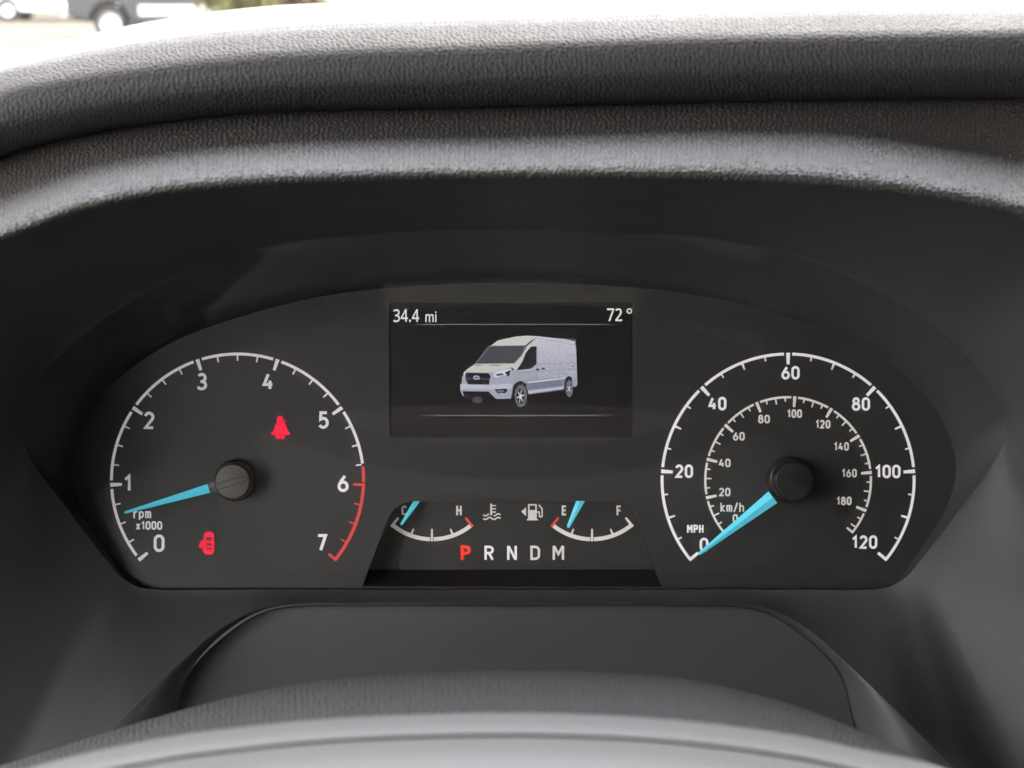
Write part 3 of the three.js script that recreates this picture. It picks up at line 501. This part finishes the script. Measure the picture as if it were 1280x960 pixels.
// ------------------------------------------------------------------ centre screen (what it shows is flat print)
{
  const K = 4, w = Math.round((scr[2] - scr[0]) * K), h = Math.round((scr[3] - scr[1]) * K), cv = document.createElement('canvas'); cv.width = w; cv.height = h;
  const g = cv.getContext('2d'); g.fillStyle = '#0b0a0c'; g.fillRect(0, 0, w, h); g.save(); g.scale(K, K); g.translate(-scr[0], -scr[1]);
  const text = (s, x, y, size, sx, col, bold) => { g.save(); g.translate(x, y); g.scale(sx, 1); g.fillStyle = col; g.font = `${bold ? 'bold ' : ''}${size}px sans-serif`; g.fillText(s, 0, 0); if (!bold) { g.strokeStyle = col; g.lineWidth = 0.5; g.strokeText(s, 0, 0); } g.restore(); };
  text('34.4', 491, 402, 21.5, 0.80, '#e9e6ea'); text('mi', 530.5, 402, 18, 0.76, '#e9e6ea'); text('72', 758.5, 401, 21.5, 0.86, '#efeedd');
  g.strokeStyle = '#efeedd'; g.lineWidth = 1.5; g.beginPath(); g.arc(787, 388.6, 2.7, 0, 7); g.stroke();
  const line = (y, x0, x1) => { const q = g.createLinearGradient(x0, 0, x1, 0); q.addColorStop(0, 'rgba(150,148,158,0)'); q.addColorStop(0.12, '#8f8d98'); q.addColorStop(0.88, '#8f8d98'); q.addColorStop(1, 'rgba(150,148,158,0)'); g.fillStyle = q; g.fillRect(x0, y - 0.4, x1 - x0, 0.9); };
  line(405.3, 500, 778); line(519.5, 512, 772);
  // the van on the screen, traced in an enlarged grid
  g.translate(560, 410); g.scale(1 / 7.11, 1 / 7.11);
  const poly = (pts, fill, stroke, lw = 3) => { g.beginPath(); pts.forEach(([x, y], i) => (i ? g.lineTo(x, y) : g.moveTo(x, y))); g.closePath(); if (fill) { g.fillStyle = fill; g.fill(); } if (stroke) { g.strokeStyle = stroke; g.lineWidth = lw; g.stroke(); } };
  const ell = (x, y, rx, ry, fill, rot = 0) => { g.beginPath(); g.ellipse(x, y, rx, ry, rot, 0, 7); g.fillStyle = fill; g.fill(); };
  const bodyFill = g.createLinearGradient(0, 60, 0, 640); bodyFill.addColorStop(0, '#d6d6da'); bodyFill.addColorStop(0.5, '#b2b3c0'); bodyFill.addColorStop(1, '#90929f');
  ell(262, 640, 48, 30, '#4b4a4e'); poly([[700, 560], [1040, 530], [1040, 560], [700, 600]], '#35353c');
  poly([[800, 72], [1060, 100], [1128, 120], [1140, 180], [1150, 440], [1152, 505], [1135, 525], [1110, 520], [1100, 440], [1075, 425], [1045, 450], [1030, 545], [720, 590], [690, 500], [640, 470], [590, 500], [565, 620], [440, 632], [400, 560], [600, 350], [700, 160]], bodyFill);
  for (let i = 0; i < 2600; i++) { const x = 800 + rnd() * 340, y = 90 + rnd() * 350; g.fillStyle = rnd() < 0.5 ? 'rgba(225,226,240,0.45)' : 'rgba(140,142,165,0.4)'; g.fillRect(x, y, 7, 5); }
  poly([[240, 320], [370, 165], [440, 110], [600, 75], [700, 66], [800, 72], [740, 110], [690, 155], [380, 160], [260, 310]], '#cfcfd2'); poly([[440, 110], [600, 75], [700, 66], [800, 72], [730, 118], [688, 154], [400, 154]], '#d2d1cd');
  poly([[242, 316], [365, 160], [690, 155], [660, 232], [588, 314]], '#4c4a52', '#8c8b92', 6);
  poly([[160, 372], [235, 320], [590, 316], [660, 240], [720, 165], [790, 155], [610, 375], [560, 350], [410, 400], [165, 395]], '#cfcec8');
  poly([[720, 185], [740, 165], [788, 162], [786, 320], [740, 360], [610, 375], [660, 300], [690, 225]], '#24232b'); poly([[672, 275], [725, 265], [742, 300], [735, 352], [690, 358], [668, 330]], '#15141a', '#4a4952', 4);
  poly([[120, 500], [125, 430], [165, 392], [410, 396], [560, 350], [575, 380], [600, 480], [570, 500], [560, 628], [430, 632], [390, 600], [130, 605], [108, 560], [106, 500]], '#a9abc0');
  poly([[110, 495], [370, 508], [570, 492], [566, 540], [400, 545], [115, 540]], '#c3c5d6');
  poly([[155, 405], [180, 397], [360, 402], [378, 430], [362, 502], [180, 500], [156, 460]], '#1d1c22', '#77778a', 4); poly([[160, 440], [370, 452], [370, 462], [160, 452]], '#55546a'); ell(252, 441, 28, 18, '#cfd0da'); ell(252, 441, 20, 10, '#5b5d78');
  poly([[405, 410], [430, 392], [560, 360], [548, 428], [500, 418], [430, 440], [410, 430]], '#dfe0ea'); poly([[420, 410], [480, 400], [500, 415], [440, 428]], '#55566a'); poly([[505, 395], [556, 372], [545, 425], [528, 428]], '#26252c'); poly([[135, 400], [165, 372], [160, 390], [140, 425]], '#e8e8ee');
  poly([[130, 562], [360, 565], [400, 605], [140, 602]], '#1b181f'); poly([[415, 545], [520, 540], [528, 560], [505, 578], [440, 580]], '#17161b'); ell(468, 562, 34, 13, '#6f7083');
  poly([[690, 490], [1040, 455], [1035, 510], [715, 550]], '#7e8094'); poly([[712, 478], [1045, 440], [1045, 452], [712, 492]], '#cfd1e2'); poly([[712, 560], [1030, 522], [1030, 538], [712, 582]], '#c4c6d8');
  poly([[570, 580], [580, 520], [615, 478], [660, 472], [695, 500], [708, 590], [560, 620]], '#2a2930'); ell(648, 605, 55, 100, '#6d6c72'); ell(644, 608, 36, 66, '#23222a'); for (let i = 0; i < 6; i++) { g.save(); g.translate(644, 608); g.scale(0.55, 1); g.rotate(i * 1.047 + 0.3); g.fillStyle = '#d4d6e4'; g.fillRect(-7, -60, 14, 60); g.restore(); } ell(644, 608, 11, 18, '#e2e3ee');
  poly([[1040, 540], [1050, 460], [1075, 430], [1100, 445], [1112, 520], [1050, 560]], '#2a2930'); ell(1080, 540, 32, 75, '#77767e'); ell(1078, 540, 21, 50, '#2b2a33'); for (let i = 0; i < 6; i++) { g.save(); g.translate(1078, 540); g.scale(0.45, 1); g.rotate(i * 1.047); g.fillStyle = '#cfd1e0'; g.fillRect(-6, -45, 12, 45); g.restore(); }
  g.strokeStyle = 'rgba(110,112,135,0.8)'; g.lineWidth = 3; for (const p of [[[795, 160], [790, 470]], [[800, 318], [1140, 316]], [[610, 400], [1145, 360]], [[800, 88], [1125, 150]], [[985, 330], [990, 500]]]) { g.beginPath(); p.forEach(([x, y], i) => (i ? g.lineTo(x, y) : g.moveTo(x, y))); g.stroke(); }
  ell(797, 368, 16, 8, '#2a2a33'); ell(848, 360, 16, 8, '#2a2a33'); ell(1110, 338, 8, 8, '#5a5b70'); poly([[230, 328], [300, 326], [300, 334], [235, 336]], '#8a897f'); poly([[365, 328], [470, 326], [460, 336], [372, 336]], '#8a897f');
  g.restore();
  const tex = new THREE.CanvasTexture(cv); tex.colorSpace = THREE.SRGBColorSpace; tex.magFilter = THREE.LinearFilter;
  const pts = roundRect(scr[0] - 1, scr[1] - 1, scr[2] + 1, scr[3] + 1, 4), zs = -0.0012, geo = new THREE.ShapeGeometry(shapeOf(pts, zs)), a = P(scr[0], scr[1], 0), b = P(scr[2], scr[3], 0), uv = geo.attributes.uv, po = geo.attributes.position;
  for (let i = 0; i < uv.count; i++) uv.setXY(i, (po.getX(i) - a.x) / (b.x - a.x), (po.getY(i) - b.y) / (a.y - b.y)); geo.translate(0, 0, zs);
  part('display_screen', geo, std([0.004, 0.004, 0.0045], 0.3, { emissive: new THREE.Color(1, 1, 1), emissiveMap: tex, emissiveIntensity: 0.085 }), cluster, 'centre screen showing distance, temperature and a white van');
  const edge = roundRect(...scr, 4), ring = [...edge, edge[0]];
  part('screen_edge', gridGeo([ring.map(([x, y]) => P(x, y, 0)), ring.map(([x, y]) => P(x, y, 0).setZ(zs))]), M.blackWall, cluster);
}

// ------------------------------------------------------------------ steering column shroud and wheel hub in the foreground
{
  const ySh = keyed([[-100, 985], [0, 957], [100, 926], [215, 891], [300, 869], [400, 851], [520, 841], [640, 838], [760, 841], [870, 851], [1000, 884], [1080, 916], [1160, 951], [1260, 995]]);
  const xs = Array.from({ length: 121 }, (_, i) => -100 + i * 11.3), r = (dy, z, k = 1) => xs.map((x) => P(640 + (x - 640) * k, ySh(x) + dy, z));
  const t = inDash(thing('steering_column_shroud', 'dark grey grained steering column shroud in front of the arch panel', 'column shroud'));
  part('shroud_top', gridGeo(smoothRows([r(46, 0.135), r(14, 0.139), r(3, 0.144), r(0, 0.152), r(8, 0.170), r(28, 0.195), r(60, 0.215), r(140, 0.222)], 40)), M.shroud, t);
  const yW = keyed([[-300, 1080], [-100, 1005], [0, 972], [100, 944], [215, 921], [300, 910], [400, 900], [520, 894], [640, 892], [760, 895], [870, 903], [1000, 921], [1080, 938], [1160, 955], [1300, 1000], [1500, 1080]]);
  const xw = Array.from({ length: 121 }, (_, i) => -300 + i * 15), w = (dy, z) => xw.map((x) => P(x, yW(x) + dy, z));
  const s = inDash(thing('steering_hub', 'pale grey steering wheel hub blurred along the bottom edge', 'steering hub'));
  part('hub_rim', gridGeo(smoothRows([w(50, 0.245), w(12, 0.247), w(0, 0.253), w(3, 0.262), w(14, 0.272), w(26, 0.276), w(30, 0.274)], 30)), M.wheelGrey, s);
  part('hub_pad', gridGeo(smoothRows([w(34, 0.270), w(29, 0.274), w(34, 0.281), w(60, 0.295), w(140, 0.310), w(330, 0.315)], 30)), M.wheelGrey, s);
  for (const k of [-1, 1]) part('spoke', new RoundedBoxGeometry(0.13, 0.045, 0.03, 3, 0.012).rotateZ(-k * 0.12).translate(k * 0.135, -0.118, 0.292), M.shroud, s);
  part('rim', new THREE.TorusGeometry(0.19, 0.016, 14, 60, Math.PI).rotateZ(Math.PI).translate(0, -0.112, 0.30), M.shroud, s);
}
renderer.render(scene, camera);
